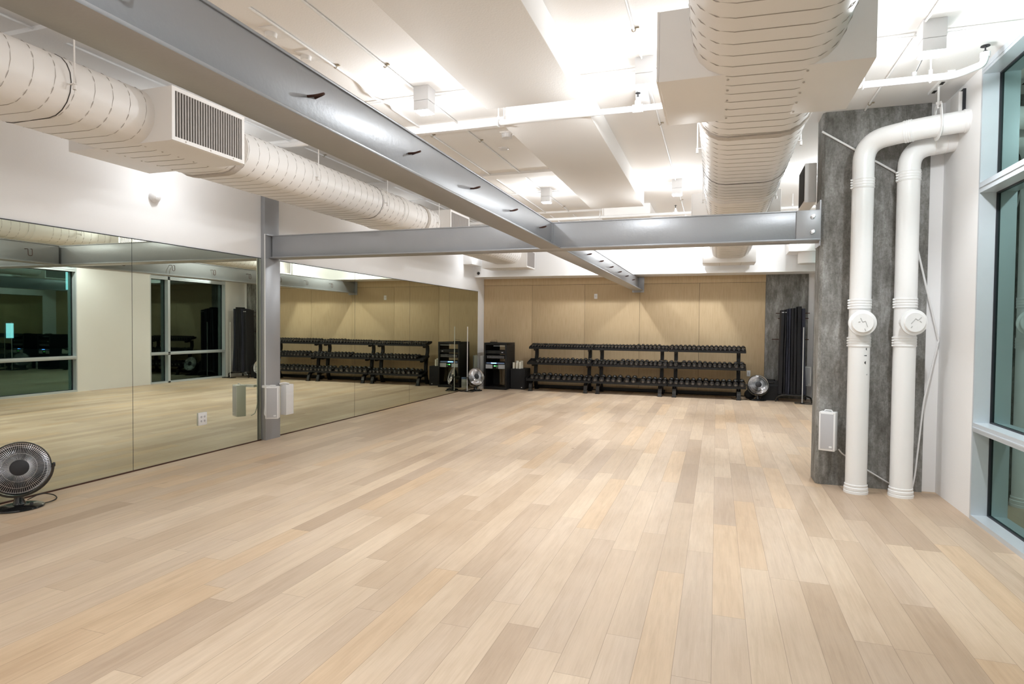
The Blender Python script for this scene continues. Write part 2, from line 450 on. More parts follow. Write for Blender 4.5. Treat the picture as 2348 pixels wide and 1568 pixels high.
t = thing('steel_beam', (-1.62, 5.9, 2.19), 'long silver-grey steel beam with iron hooks running overhead to the back wall', 'beam')
bm = B(); ibeam(bm, 'y', -1.615, YN, 5.99, 2.19, 2.46, .105, .06, .008); obj('near_span', bm, 'steel', t)
bm = B(); ibeam(bm, 'y', -1.615, 6.235, 13.26, 2.19, 2.46, .105, .06, .008); obj('far_span', bm, 'steel', t)
bm = B(); box(bm, -1.74, -1.49, 13.26, 13.278, 2.15, 2.475); obj('end_plate', bm, 'steel2', t)
for y in (.45, 1.28, 2.13, 2.99, 3.87, 4.70, 5.57, 6.9, 7.80, 8.67, 9.55, 10.42, 11.28, 12.2):
    h = B()
    # bent rod through the web: open loop on the right, closed loop on the left
    tube(h, arc_path([(-1.612, y - .018, 2.335), (-1.565, y - .014, 2.335), (-1.545, y + .014, 2.352), (-1.575, y + .028, 2.352), (-1.607, y + .030, 2.345)], .018, 4), .0055, 8)
    tube(h, arc_path([(-1.675, y - .02, 2.36), (-1.74, y - .02, 2.36), (-1.745, y - .02, 2.27), (-1.745, y + .03, 2.27), (-1.735, y + .035, 2.36), (-1.70, y + .04, 2.362)], .02, 4), .0045, 6)
    obj('hook', h, 'brown', t)

t = thing('steel_beam', (-2.1, 6.1, 2.19), 'silver-grey steel cross beam from the post to the concrete pillar', 'beam')
bm = B(); ibeam(bm, 'x', 6.11, -5.10, .862, 2.19, 2.465, .118, .075, .105); obj('girder', bm, 'steel', t)
bm = B(); box(bm, .665, .862, 6.022, 6.034, 2.205, 2.462, .001); pl = obj('splice_plate', bm, 'steel2', t)
for z in (2.27, 2.405):
    bm = B(); lathe(bm, [(0, 0), (.022, 0), (.022, .008), (.014, .009), (.014, .026), (0, .026)], (.80, 6.022, z), (0, -1, 0), 6); obj('bolt', bm, 'chrome', pl)
bm = B(); box(bm, -1.607, -1.596, 5.99, 6.035, 2.204, 2.455); obj('stiffener', bm, 'steel', t)

t = thing('steel_post', (-5.13, 6.06, 0), 'silver-grey steel column standing between the wall mirrors', 'post')
bm = B(); box(bm, XL + .001, -5.120, 5.935, 6.18, 0, ZC - .001, .002); box(bm, -5.120, -5.107, 5.929, 6.186, 0, 2.18, .002)
obj('column', bm, 'steel', t)
bm = B(); box(bm, -5.135, -5.09, 5.930, 6.188, 2.455, 2.472); obj('cap_plate', bm, 'steel2', t)

# ------------------------------------------------------------------ ducts
def oval(xc, zc, hw, hh, n=10):
    """flat oval outline in x,z : straight bottom and top, round sides"""
    rr = hh; s = hw - rr; pts = []
    for sg, a0 in ((1, -PI / 2), (-1, PI / 2)):
        for i in range(n + 1):
            a = a0 + PI * i / n
            pts.append((xc + sg * s + rr * math.cos(a), zc + rr * math.sin(a)))
    return pts

def duct(name, label, xc, zb, hw, hh, spans, rings, joints, boxes, bulges, grille_side, hang):
    zc = zb + hh
    t = thing(name, (xc, 4, zb), label, 'duct')
    for a, b in spans:
        bm = B(); prism(bm, oval(xc, zc, hw, hh), 'y', a, b); obj('duct_section', bm, 'duct', t)
        # helical lock seam
        pts = []; per = oval(xc, zc, hw + .0008, hh + .0008, 8); n = len(per); pitch = .125
        turns = int((b - a - .02) / pitch); tot = turns * n
        L = [0]
        for i in range(n): L.append(L[-1] + math.dist(per[i], per[(i + 1) % n]))
        for i in range(tot + 1):
            k, j = divmod(i, n); q = per[j]; pts.append((q[0], a + .01 + pitch * (k + L[j] / L[-1]), q[1]))
        bm = B(); sweep(bm, pts, [(-.0015, -.0015), (.0015, -.0015), (.0015, .0015), (-.0015, .0015)])
        obj('spiral_seam', bm, 'ductseam', t)
    for y in rings:
        bm = B(); o1 = oval(xc, zc, hw + .012, hh + .012); prism(bm, o1, 'y', y - .035, y + .035); obj('joint_band', bm, 'gasket', t)
    for y in joints:
        jw = .0035 if xc > 0 else .002
        bm = B(); prism(bm, oval(xc, zc, hw + .003, hh + .003), 'y', y - jw, y + jw); obj('joint_line', bm, 'dark', t)
    for a, b in bulges:
        bm = B(); w = (b - a) / 3
        for k, e in ((0, .006), (1, .012), (2, .006)): prism(bm, oval(xc, zc, hw + e, hh + e), 'y', a + w * k, a + w * (k + 1) + .001)
        obj('coupling', bm, 'duct', t)
    for (y0, y1, x0, x1, z0, z1) in boxes:
        bx = B(); box(bx, x0, x1, y0, y1, z0, z1, .004)
        o = obj('vent_box', bx, 'duct', t)
        if z0 > zb - .001: pass
        for sx in grille_side:
            X = x1 if sx > 0 else x0
            g = B(); fw = .028
            for q in ((y0, y0 + fw, z0 + .004, z1), (y1 - fw, y1, z0 + .004, z1), (y0 + fw, y1 - fw, z0 + .004, z0 + .004 + fw), (y0 + fw, y1 - fw, z1 - fw, z1)):
                box(g, min(X, X + sx * .012), max(X, X + sx * .012), *q)
            gf = obj('grille_frame', g, 'duct', o)
            g = B(); box(g, min(X, X + sx * .002), max(X, X + sx * .002), y0 + fw, y1 - fw, z0 + fw, z1 - fw); obj('recess', g, 'dark', o)
            g = B(); nb = 26; yy0 = y0 + fw + .008; st = (y1 - y0 - 2 * fw - .016) / nb
            for i in range(nb):
                yc = yy0 + (i + .5) * st
                box(g, min(X + sx * .002, X + sx * .011), max(X + sx * .002, X + sx * .011), yc - st * .24, yc + st * .24, z0 + fw, z1 - fw)
            obj('louvres', g, 'louvre', o)
            for yy in (y0 + .12, (y0 + y1) / 2, y1 - .12): obj('screw', lathe(B(), [(0, 0), (.006, 0), (.005, .003), (0, .004)], (X + sx * .012, yy, z0 + .018), (sx, 0, 0), 8), 'gasket', o)
        for k in range(5):
            for xx in (xc - hw * .5, xc + hw * .55): obj('rivet', lathe(B(), [(0, 0), (.007, 0), (.005, .004), (0, .005)], (xx, y0 + .06 + k * (y1 - y0 - .12) / 4, min(z0, zb)), (0, 0, -1), 8), 'gasket', o)
    for y in hang:
        for sx in (-1, 1):
            bm = B(); X = xc + sx * (hw + .03)
            cyl(bm, (X, y, zc - .05), (X, y, ZC), .005, 8); cyl(bm, (X, y, zc - .05), (X, y, zc - .02), .011, 8)
            box(bm, min(X, X - sx * .05) - .01, max(X, X - sx * .05) + .01, y - .012, y + .012, zc - .018, zc - .012)
            obj('hanger_rod', bm, 'duct', t)
    return t
boxR = [(3.34, 4.07, -.315, .705, 2.704, 3.075), (7.95, 8.68, -.315, .705, 2.704, 3.075), (12.0, 12.6, -.265, .665, 2.62, 3.0)]
duct('ventilation_duct', 'wide white spiral duct hanging over the right half of the room', .214, 2.70, .361, .20,
     [(YN, 12.3)], [4.43], [5.85], boxR, [(6.6, 6.85)], (-1,), (1.9, 5.3, 7.4, 10.5))
boxL = [(3.35, 4.05, -4.73, -3.71, 2.704, 3.09), (8.12, 8.83, -4.73, -3.71, 2.704, 3.09), (12.0, 12.6, -4.73, -3.75, 2.62, 3.0)]
duct('ventilation_duct', 'white spiral duct with louvred vents hanging along the left wall', -4.22, 2.70, .365, .20,
     [(YN, 12.3)], [4.22, 7.75], [6.5, 2.75], boxL, [(7.05, 7.3)], (1,), (.9, 2.75, 5.2, 6.55, 8.0, 10.5))

# ------------------------------------------------------------------ ceiling lights
LX, LY = (-4.70, -2.29, -.52, 1.25), (-2.4, .85, 4.5, 8.25, 12.0)
def light_proto():
    t = thing('ceiling_light', (0, 0, 0), 'x', 'light')
    zt = ZC
    bm = B(); box(bm, -.066, .066, -.066, .066, zt - .115, zt, .003); obj('mounting_box', bm, 'white', t)
    bm = B(); box(bm, -.064, .064, -.064, .064, zt - .195, zt - .117, .003); h = obj('housing', bm, 'white', t)
    bm = B(); box(bm, -.056, .056, -.056, .056, zt - .200, zt - .194); obj('diffuser', bm, 'lens', h)
    return t
lp = light_proto(); used = False
nm = {-4.70: 'above left duct', -2.29: 'beside steel beam', -.52: 'left of right duct', 1.25: 'near windows'}
rw = {-2.4: 'behind the camera', .85: 'nearest row', 4.5: 'before the cross beam', 8.25: 'beyond the cross beam', 12.0: 'by the back wall'}
def light_at(x, y, e):
    global used
    o = lp if not used else copy_tree(lp); used = True
    o.location = (x, y, 0); tag(o, 'small white cube ceiling light %s, %s' % (nm[x], rw[y]), 'light', 'cube ceiling lights')
    for en, ang, bl in ((e * .84, 124, .5), (e * .62, 60, .55)) if x > -4 else ((e, 124, .5),):
        ld = bpy.data.lights.new('downlight', 'SPOT'); ld.energy = en; ld.spot_size = math.radians(ang); ld.spot_blend = bl; ld.shadow_soft_size = .035 if x > -4 else .01
        ld.color = (.93, .97, 1.)
        lo = bpy.data.objects.new('downlight', ld); COL.objects.link(lo); lo.parent = o; lo.location = (0, 0, ZC - .215)
    ld = bpy.data.lights.new('glow', 'POINT'); ld.energy = e * (.33 if y > 2 else .15) if x > -4 else 2.0; ld.shadow_soft_size = .05 if x > -4 else .12; ld.color = (.93, .97, 1.)
    lo = bpy.data.objects.new('glow', ld); COL.objects.link(lo); lo.parent = o; lo.location = (0, 0, ZC - .25)
for y in LY:
    for x in LX:
        light_at(x, y, (42. if y > 2 else 32. if y > 0 else 24.) if x > -4 else 2.)

# conduits on the ceiling
def conduit(label, pts, clips=(), r=.0085):
    t = thing('conduit', pts[0], label, 'conduit', 'thin white conduits on the ceiling')
    bm = B(); tube(bm, arc_path(pts, .04, 4), r, 8); obj('tube', bm, 'pipe', t)
    for c in clips:
        bm = B(); torus(bm, c, (0, 1, 0), r + .004, .003, 12, 5); box(bm, c[0] + .01, c[0] + .035, c[1] - .008, c[1] + .008, c[2] + .004, c[2] + .011); obj('clip', bm, 'cable', t)
zc = ZC - .013
for x, l in ((-4.27, 'thin ceiling conduit running above the left duct'), (-2.36, 'thin ceiling conduit joining the lights left of the flat ceiling box'), (-.54, 'thin ceiling conduit joining the lights left of the right duct'), (1.20, 'thin ceiling conduit joining the lights near the windows')):
    conduit(l, [(x, YN, zc), (x, 12.6, zc)], [(x, y, zc) for y in (2.2, 4.0, 5.9, 9.5)])
conduit('thin conduit kinked around a bump, left of the lit ceiling lights', [(-2.72, YN, zc), (-2.72, 4.2, zc), (-2.74, 4.45, zc - .03), (-2.68, 4.62, zc - .03), (-2.76, 4.8, zc), (-2.76, 12.6, zc)], [(-2.72, 3.9, zc), (-2.76, 5.6, zc)])
for y, l in ((4.6, 'thin conduit crossing the ceiling at the nearer lights'), (8.32, 'thin conduit crossing the ceiling at the farther lights')):
    conduit(l, [(-5.1, y, zc - .018), (-1.80, y, zc - .018)]); 
    conduit(l + ', window side', [(-.99, y, zc - .018), (1.7, y, zc - .018)])

# sprinkler lines
def sprinkler(label, y, x0, x1, z, heads, hang, valve=False):
    t = thing('sprinkler_pipe', (x0, y, z), label, 'pipe', 'white sprinkler pipes under the ceiling')
    pts = [(x0, y, z), (x1, y, z)]
    if valve: pts = [(x0, y, z), (1.50, y, z), (1.66, y, z + .055), (1.67, y, z + .11)]
    bm = B(); tube(bm, arc_path(pts, .06, 5), .0235, 16); obj('pipe_run', bm, 'pipe', t)
    for x in heads:
        bm = B(); cyl(bm, (x - .04, y, z), (x + .04, y, z), .031, 16); obj('coupling', bm, 'pipe', t)
        bm = B(); lathe(bm, [(0, 0), (.024, 0), (.024, .05), (.015, .06), (.015, .075), (0, .075)], (x, y, z + .01), (0, 0, 1), 12); s = obj('sprinkler_head', bm, 'pipe', t)
        bm = B(); lathe(bm, [(0, .07), (.009, .07), (.005, .105), (.005, .12), (0, .12)], (x, y, z + .01), (0, 0, 1), 8); lathe(bm, [(0, 0), (.02, .0), (.02, .003), (0, .003)], (x, y, z + .118), (0, 0, 1), 12); obj('deflector', bm, 'chip', s)
    if valve:
        bm = B(); lathe(bm, [(0, 0), (.03, 0), (.03, .03), (0, .03)], (1.67, y, z + .10), (0, 0, 1), 12); obj('coupling', bm, 'pipe', t)
        bm = B(); lathe(bm, [(0, 0), (.013, 0), (.013, .012), (.005, .016), (.005, .05), (0, .05)], (1.67, y, z + .13), (0, 0, 1), 10)
        lathe(bm, [(0, 0), (.028, .0), (.026, .005), (0, .007)], (1.67, y, z + .172), (0, 0, 1), 16); obj('sprinkler_head', bm, 'chip', t)
        bm = B(); tube(bm, [(1.262, y, z + .03), (1.33, y - .02, z + .19)], .0045, 8); tube(bm, [(1.262, y, z), (1.262, y, z + .05)], .018, 8); obj('sway_brace', bm, 'chrome', t)
    for x in hang:
        bm = B(); torus(bm, (x, y, z), (1, 0, 0), .029, .005, 16, 6); cyl(bm, (x, y, z + .028), (x, y, ZC), .005, 8); cyl(bm, (x, y, z + .028), (x, y, z + .055), .011, 8); obj('hanger', bm, 'pipe', t)
sprinkler('white sprinkler pipe in front of the cross beam, ending by the windows', 4.895, -5.0, 1.7, 3.127, (-.62,), (-3.2, -1.79, .95, 1.36), True)
sprinkler('white sprinkler pipe crossing the ceiling just beyond the cross beam', 9.53, -5.0, 1.62, 3.127, (-.62,), (-1.77, 1.0))
sprinkler('farthest white sprinkler pipe crossing in front of the white bulkhead', 12.645, -3.4, 1.20, 3.057, (.95, ), (-1.7, .7))

# small things on the ceiling
def puck(name, label, cat, x, y, r, h, m='white', extra=None):
    t = thing(name, (x, y, ZC), label, cat)
    bm = B(); lathe(bm, [(0, 0), (r * 1.12, 0), (r * 1.12, -.012), (r, -.016), (r * .92, -h), (0, -h)], (x, y, ZC), (0, 0, 1), 24); obj('body', bm, m, t)
    bm = B(); box(bm, x - r * 1.1, x + r * 1.1, y - r * 1.1, y + r * 1.1, ZC - .008, ZC); obj('base_plate', bm, 'ceil', t)
puck('smoke_detector', 'round white smoke detector on the ceiling beside the flat ceiling box', 'smoke detector', -2.02, 5.78, .055, .05)
puck('smoke_detector', 'small flat round white disc on the ceiling behind the larger detector', 'smoke detector', -2.22, 6.25, .045, .02)
for y in (3.34, 3.70):
    t = thing('ceiling_patch', (-2.8, y, ZC), 'rough square plaster patch on the ceiling beside the beam, %s' % ('nearer of the two' if y < 3.5 else 'farther of the two'), 'patch')
    bm = B(); box(bm, -2.86, -2.74, y - .085, y + .085, ZC - .008, ZC); obj('plate', bm, 'duct', t)
    bm = B(); lathe(bm, [(0, 0), (.04, 0), (.035, -.03), (0, -.03)], (-2.83, y, ZC - .008), (0, 0, 1), 16); obj('boss', bm, 'duct', t)
t = thing('emergency_light', (-.62, 5.2, ZC - .1), 'small white box with a grey slotted face under the ceiling, beside the pipe valve', 'box')
bm = B(); box(bm, -.66, -.56, 5.05, 5.27, ZC - .07, ZC, .004); obj('housing', bm, 'white', t)
bm = B(); box(bm, -.655, -.565, 5.044, 5.05, ZC - .06, ZC - .01); obj('slotted_face', bm, 'groove', t)

# ------------------------------------------------------------------ drain pipes by the pillar
def hoops(t, c, z0, n, r, dz=.022, axis=(0, 0, 1), screws=True):
    bm = B(); ax = Vector(axis).normalized(); c = Vector(c)
    L = dz * (n - 1)
    lathe(bm, [(r - .004, 0), (r + .004, .002), (r + .004, L + dz), (r - .004, L + dz + .002)], c + ax * z0, ax, 32)
    o = obj('coupling_sleeve', bm, 'pipe', t)
    for k in range(n):
        b2 = B(); torus(b2, c + ax * (z0 + .01 + k * dz), ax, r + .0035, .0035, 32, 6)
        if screws:
            x, y = frame_axes(ax); cc = c + ax * (z0 + .01 + k * dz) + Vector((-1, -.25, 0)).normalized() * (r + .010) if abs(ax.z) > .5 else c + ax * (z0 + .01 + k * dz) + Vector((0, 0, -1)) * (r + .008)
            lathe(b2, [(0, -.009), (.007, -.009), (.007, .009), (0, .009)], cc, ax.cross(Vector((0, 1, 0))) if abs(ax.z) > .5 else (0, 1, 0), 8)
        obj('clamp_hoop', b2, 'pipe', o)

def drain(label, x, y, path, capz, capx, marks, r=.083):
    t = thing('drain_pipe', (x, y, 0), label, 'pipe', 'pair of white cast-iron drain pipes at the pillar')
    bm = B(); tube(bm, arc_path(path, .30, 14), r, 40); obj('pipe_body', bm, 'pipe', t)
    bm = B(); lathe(bm, [(r, 0), (r + .012, .0), (r + .012, .02), (r + .006, .024), (r + .010, .03), (r + .010, .05), (r + .004, .055), (r + .006, .062), (r + .006, .075), (r, .078)], (x, y, 0), (0, 0, 1), 40); obj('base_collar', bm, 'pipe', t)
    # cleanout fitting with a round cap
    bm = B(); cyl(bm, (x, y, capz), (x + capx, y - .13, capz), .072, 32); c = obj('cleanout_branch', bm, 'pipe', t)
    d = Vector((capx, -.13, 0)).normalized(); e = Vector((x + capx, y - .13, capz)) - d * .012
    bm = B(); lathe(bm, [(0, 0), (.104, 0), (.106, .006), (.104, .018), (.085, .022), (.083, .032), (.078, .036), (0, .036)], e, d, 48); cp = obj('cleanout_cap', bm, 'pipe', c)
    X = Vector((0, 0, 1)).cross(d).normalized() * -1 ; Z = Vector((0, 0, 1))
    X = Vector((-d.y, d.x, 0)).normalized()
    for k, mk in enumerate(marks):
        bm = B(); pts = [e + d * .0365 + X * a + Z * b for a, b in mk]; tube(bm, pts, .0032, 6); obj('scratch', bm, 'groove', cp)
    hoops(t, (x, y, 0), capz + .115, 4, r); hoops(t, (x, y, 0), capz - .205, 4, r)
    return t
ma = [[(-.018, .040), (-.004, .008), (.018, .014), (.034, -.034)], [(-.034, .006), (-.020, .010)], [(.014, -.048), (.020, -.066)]]
mb = [[(-.034, -.012), (0, .030), (.018, .016), (.044, .040)], [(.032, .010), (.046, .000)], [(-.034, -.044), (-.024, -.032)]]
d1 = drain('left white drain pipe at the pillar, chipped below its round cap, elbowing right', 1.157, 5.86,
           [(1.157, 5.86, .0), (1.157, 5.86, 2.985), (1.45, 5.66, 3.0), (1.812, 5.60, 3.02)], 1.455, -.005, ma)
hoops(d1, (1.157, 5.86, 0), 2.59, 4, .083)
pp = arc_path([(1.157, 5.86, .0), (1.157, 5.86, 2.985), (1.45, 5.66, 3.0), (1.812, 5.60, 3.02)], .30, 14)
acc = 0.; want = [.42, .66]; 
tot_ = []
for a, b in zip(pp[1:-1], pp[2:]):
    acc += (b - a).length; tot_.append((acc, a, b))
for wd in want:
    for acc, a, b in tot_:
        if acc >= wd: hoops(d1, b, -.03, 4, .083, .016, (b - a), False); break
for (zz, ang, w, h) in ((1.235, .5, .004, .012), (1.18, .42, .012, .004), (1.12, .40, .006, .014), (1.02, .62, .002, .006)):
    bm = B(); a = -PI / 2 + ang; r0 = .0832
    c = Vector((1.157 + r0 * math.cos(a), 5.86 + r0 * math.sin(a), zz)); tn = Vector((-math.sin(a), math.cos(a), 0)); nn = Vector((math.cos(a), math.sin(a), 0))
    ps = [c + tn * w * .9 + Vector((0, 0, h)), c - tn * w * .8 + Vector((0, 0, h * .5)), c - tn * w + Vector((0, 0, -h * .3)), c + tn * w * .9 + Vector((0, 0, -h))]
    v0 = [bm.verts.new(p - nn * .002) for p in ps]; v1 = [bm.verts.new(p + nn * .0012) for p in ps]
    bm.faces.new(v1); bm.faces.new(v0[::-1])
    for i in range(4): bm.faces.new((v0[i], v0[(i + 1) % 4], v1[(i + 1) % 4], v1[i]))
    obj('paint_chip', bm, 'chip', d1, None)
d2 = drain('right white drain pipe at the pillar, with the white cable wrapped beside it', 1.492, 5.86,
           [(1.492, 5.86, .0), (1.492, 5.86, 2.90), (1.812, 5.86, 2.94)], 1.462, .03, mb)
hoops(d2, (1.492, 5.86, 0), 2.63, 4, .083)
for x in (1.66, 1.74):
    bm = B(); torus(bm, (x, 5.86, 2.92 + (x - 1.66) * .1), (1, 0, .1), .083, .003, 32, 6); obj('joint_ring', bm, 'duct', d2)
t = thing('pipe_hanger', (1.60, 5.62, 3.1), 'white clevis hanger holding the drain pipe elbow to the ceiling', 'bracket')
bm = B(); 
pts = [(1.62, 5.625 + .095 * math.cos(a), 3.005 + .095 * math.sin(a)) for a in [math.radians(d) for d in range(-200, 21, 20)]]
pts = [(1.62, 5.565, 3.155)] + [(1.62, 5.625 - .092 * math.cos(math.radians(d)), 3.005 - .092 * math.sin(math.radians(d))) for d in range(-10, 191, 20)] + [(1.62, 5.685, 3.155), (1.62, 5.625, 3.175)]
sweep(bm, pts + [pts[0]], [(-.022, -.003), (.022, -.003), (.022, .003), (-.022, .003)], up=(1, 0, 0)); obj('strap', bm, 'pipe', t)
bm = B(); cyl(bm, (1.62, 5.625, 3.14), (1.62, 5.625, ZC - .02), .008, 8); cyl(bm, (1.62, 5.625, 3.17), (1.62, 5.625, 3.19), .016, 6); obj('rod', bm, 'pipe', t)
bm = B(); box(bm, 1.595, 1.645, 5.35, 5.80, ZC - .022, ZC); obj('channel', bm, 'pipe', t)
bm = B(); [box(bm, 1.608, 1.632, y, y + .06, ZC - .024, ZC - .021) for y in (5.38, 5.52, 5.70)]; obj('slots', bm, 'dark', t)
t = thing('junction_box', (1.76, 5.62, 3.15), 'flat grey-white box on the wall above the drain pipe elbow', 'box')
bm = B(); box(bm, 1.765, 1.808, 5.66, 5.84, 3.10, 3.27, .004); obj('cover', bm, 'duct', t)
bm = B(); box(bm, 1.79, 1.809, 5.645, 5.855, 3.10, 3.285); obj('back_plate', bm, 'gaskblk', t)

# loose white cables on the pillar
def cable(label, pts, r=.006, m='pipe', rad=.06, name='cable'):
    bm = B(); tube(bm, arc_path(pts, rad, 5), r, 8); return tag(obj(name, bm, m), label, 'cable')
cable('white conduit slanting down across the top of the concrete pillar behind the drain pipes', [(.862, 6.05, 3.16), (1.45, 6.045, 2.75), (1.62, 6.045, 2.08), (1.80, 6.08, 1.31)], .009, rad=.02, name='conduit')
cable('white cable hanging from the wall corner down beside the right drain pipe', [(1.80, 6.075, 1.315), (1.69, 6.03, .80), (1.63, 6.00, .14), (1.60, 5.98, .010)], .007)
cable('white cable from the pillar speaker running low behind both drain pipes', [(1.05, 6.035, .33), (1.08, 6.045, .292), (1.29, 6.045, .155), (1.45, 6.045, .06)], .006)

# ------------------------------------------------------------------ small speakers, outlet, cameras
def speaker(label, c, size, face, arm=None):
    """c = base centre; face = rotation about z of the front (0 looks to -y)"""
    w, d, h = size
    t = thing('wall_speaker', c, label, 'speaker', 'small white wall speakers'); t.rotation_euler = (0, 0, 0)
    R = Matrix.Rotation(face, 4, 'Z')
    def put(bm, n, m, p):
        bmesh.ops.transform(bm, matrix=Matrix.Translation(c) @ R, verts=bm.verts); return obj(n, bm, m, p)
    cb = put(box(B(), -w / 2, w / 2, -d / 2, d / 2, 0, h, .006), 'cabinet', 'white', t)
    g = put(box(B(), -w / 2 + .014, w / 2 - .014, -d / 2 - .003, -d / 2, .016, h - .016, .001), 'grille', 'grille', cb)
    for a in (-1, 1):
        for z in (.010, h - .010): put(lathe(B(), [(0, 0), (.003, 0), (.0025, .002), (0, .002)], (a * (w / 2 - .012), -d / 2, z), (0, -1, 0), 8), 'screw', 'gasket', cb)
    put(box(B(), .02 if w > .09 else .005, w / 2 - .022, -d / 2 - .0045, -d / 2 - .003, .03, .045), 'badge', 'white', cb)
    bm = B(); tube(bm, arc_path([(-w * .25, 0, h), (-w * .2, 0, h + .014), (w * .2, 0, h + .014), (w * .25, 0, h)], .008, 3), .005, 6)
    put(bm, 'bracket', 'white', t)
    return t
s = speaker('white speaker at knee height on the front of the concrete pillar', (.945, 5.93, .335), (.130, .10, .34), -.36)
bm = B(); box(bm, .91, .975, 5.98, 6.06, .45, .52); obj('wall_mount', bm, 'white', s)
s = speaker('white speaker on the steel post facing the room, beside a cable', (-4.925, 5.835, .292), (.145, .11, .375), .50)
bm = B(); box(bm, -5.11, -4.96, 5.87, 5.932, .64, .668); obj('wall_mount', bm, 'white', s)
s = speaker('white speaker on the far side of the steel post, seen from behind', (-5.065, 6.26, .275), (.09, .14, .375), PI)
bm = B(); tube(bm, arc_path([(-5.10, 6.16, .66), (-5.06, 6.20, .672), (-5.02, 6.24, .66)], .02, 4), .012, 6); obj('wall_mount', bm, 'white', s)
s = speaker('white speaker low on the mirror wall in the back left corner', (-5.08, 13.02, .345), (.11, .12, .37), .9)
s = speaker('white speaker low in the back right corner beside the hanging mats', (1.69, 12.93, .30), (.13, .12, .37), -.35)
bm = B(); tube(bm, arc_path([(-5.113, 5.9255, 2.47), (-5.113, 5.9255, .42), (-5.10, 5.90, .32), (-5.06, 5.88, .30)], .05, 5), .006, 8)
tag(obj('cable', bm, 'pipe'), 'white cable running down the edge of the steel post to the speaker', 'cable')

t = thing('power_outlet', (-5.165, 5.04, .32), 'white four-socket power outlet mounted on the mirror left of the steel post', 'outlet')
bm = B(); box(bm, -5.170, -5.155, 4.985, 5.095, .318, .452, .003); p = obj('cover_plate', bm, 'white', t)
for dy in (-.022, .022):
    for dz in (-.022, .022):
        bm = B(); lathe(bm, [(0, 0), (.012, 0), (.011, .002), (0, .002)], (-5.155, 5.04 + dy, .385 + dz), (1, 0, 0), 14); obj('socket', bm, 'grille', p)
def plate(name, label, cat, x0, x1, z0, z1, y=YB - .018, detail=True):
    t = thing(name, ((x0 + x1) / 2, y, z0), label, cat)
    bm = B(); box(bm, x0, x1, y - .008, y, z0, z1, .002); p = obj('cover_plate', bm, 'white', t)
    bm = B(); box(bm, x0 + (x1 - x0) * .35, x1 - (x1 - x0) * .35, y - .011, y - .008, z0 + (z1 - z0) * .3, z1 - (z1 - z0) * .3); obj('insert', bm, 'grille', p)
plate('wall_plate', 'small white blank plate high on the plywood wall', 'wall plate', -2.57, -2.50, 2.02, 2.13)
plate('power_outlet', 'white outlet on the plywood wall between the racks and the far heater', 'outlet', .60, .67, .42, .54)
for i, (y, z) in enumerate(((4.48, 2.62), (7.60, 2.66))):
    t = thing('dome_camera', (-5.12, y, z), 'round white dome fixture on the left wall under the duct, %s' % ('nearer one' if i == 0 else 'farther one'), 'dome camera')
    bm = B(); lathe(bm, [(0, 0), (.055, 0), (.055, .03), (.045, .045), (.03, .055), (0, .058)], (XL, y, z), (1, 0, -.2), 24); obj('housing', bm, 'white', t)
    bm = B(); lathe(bm, [(0, 0), (.018, 0), (.014, .012), (0, .014)], (XL + .05, y - .01, z - .02), (1, -.3, -.4), 16); obj('lens', bm, 'white', t)
t = thing('security_camera', (-5.06, 12.68, 2.58), 'small round black camera lens on the white bulkhead by the left wall', 'camera')
bm = B(); lathe(bm, [(0, 0), (.055, 0), (.052, .010), (.038, .014), (0, .014)], (-5.075, 12.68, 2.575), (0, -1, 0), 24); obj('bezel', bm, 'white', t)
bm = B(); lathe(bm, [(0, .012), (.036, .012), (.030, .028), (0, .036)], (-5.075, 12.68, 2.575), (0, -1, 0), 24); obj('lens', bm, 'blackgloss', t)
t = thing('wall_box', (-5.1, 12.2, 2.74), 'white box fixed on the left wall above the security camera', 'box')
bm = B(); box(bm, XL, -4.98, 12.05, 12.60, 2.72, 2.98, .004); obj('housing', bm, 'wall', t)
# white duct stub in the far right corner
t = thing('vent_elbow', (1.6, 12.3, 2.62), 'white boxed vent elbow in the far right ceiling corner beyond the pillar', 'vent')
bm = B(); box(bm, 1.22, 1.80, 12.05, 12.62, 2.80, 3.18, .004); b_ = obj('casing', bm, 'duct', t)
bm = B(); lathe(bm, [(0, 0), (.20, 0), (.20, .3), (0, .3)], (1.60, 12.35, 2.60), (0, 0, 1), 32); obj('collar', bm, 'duct', t)

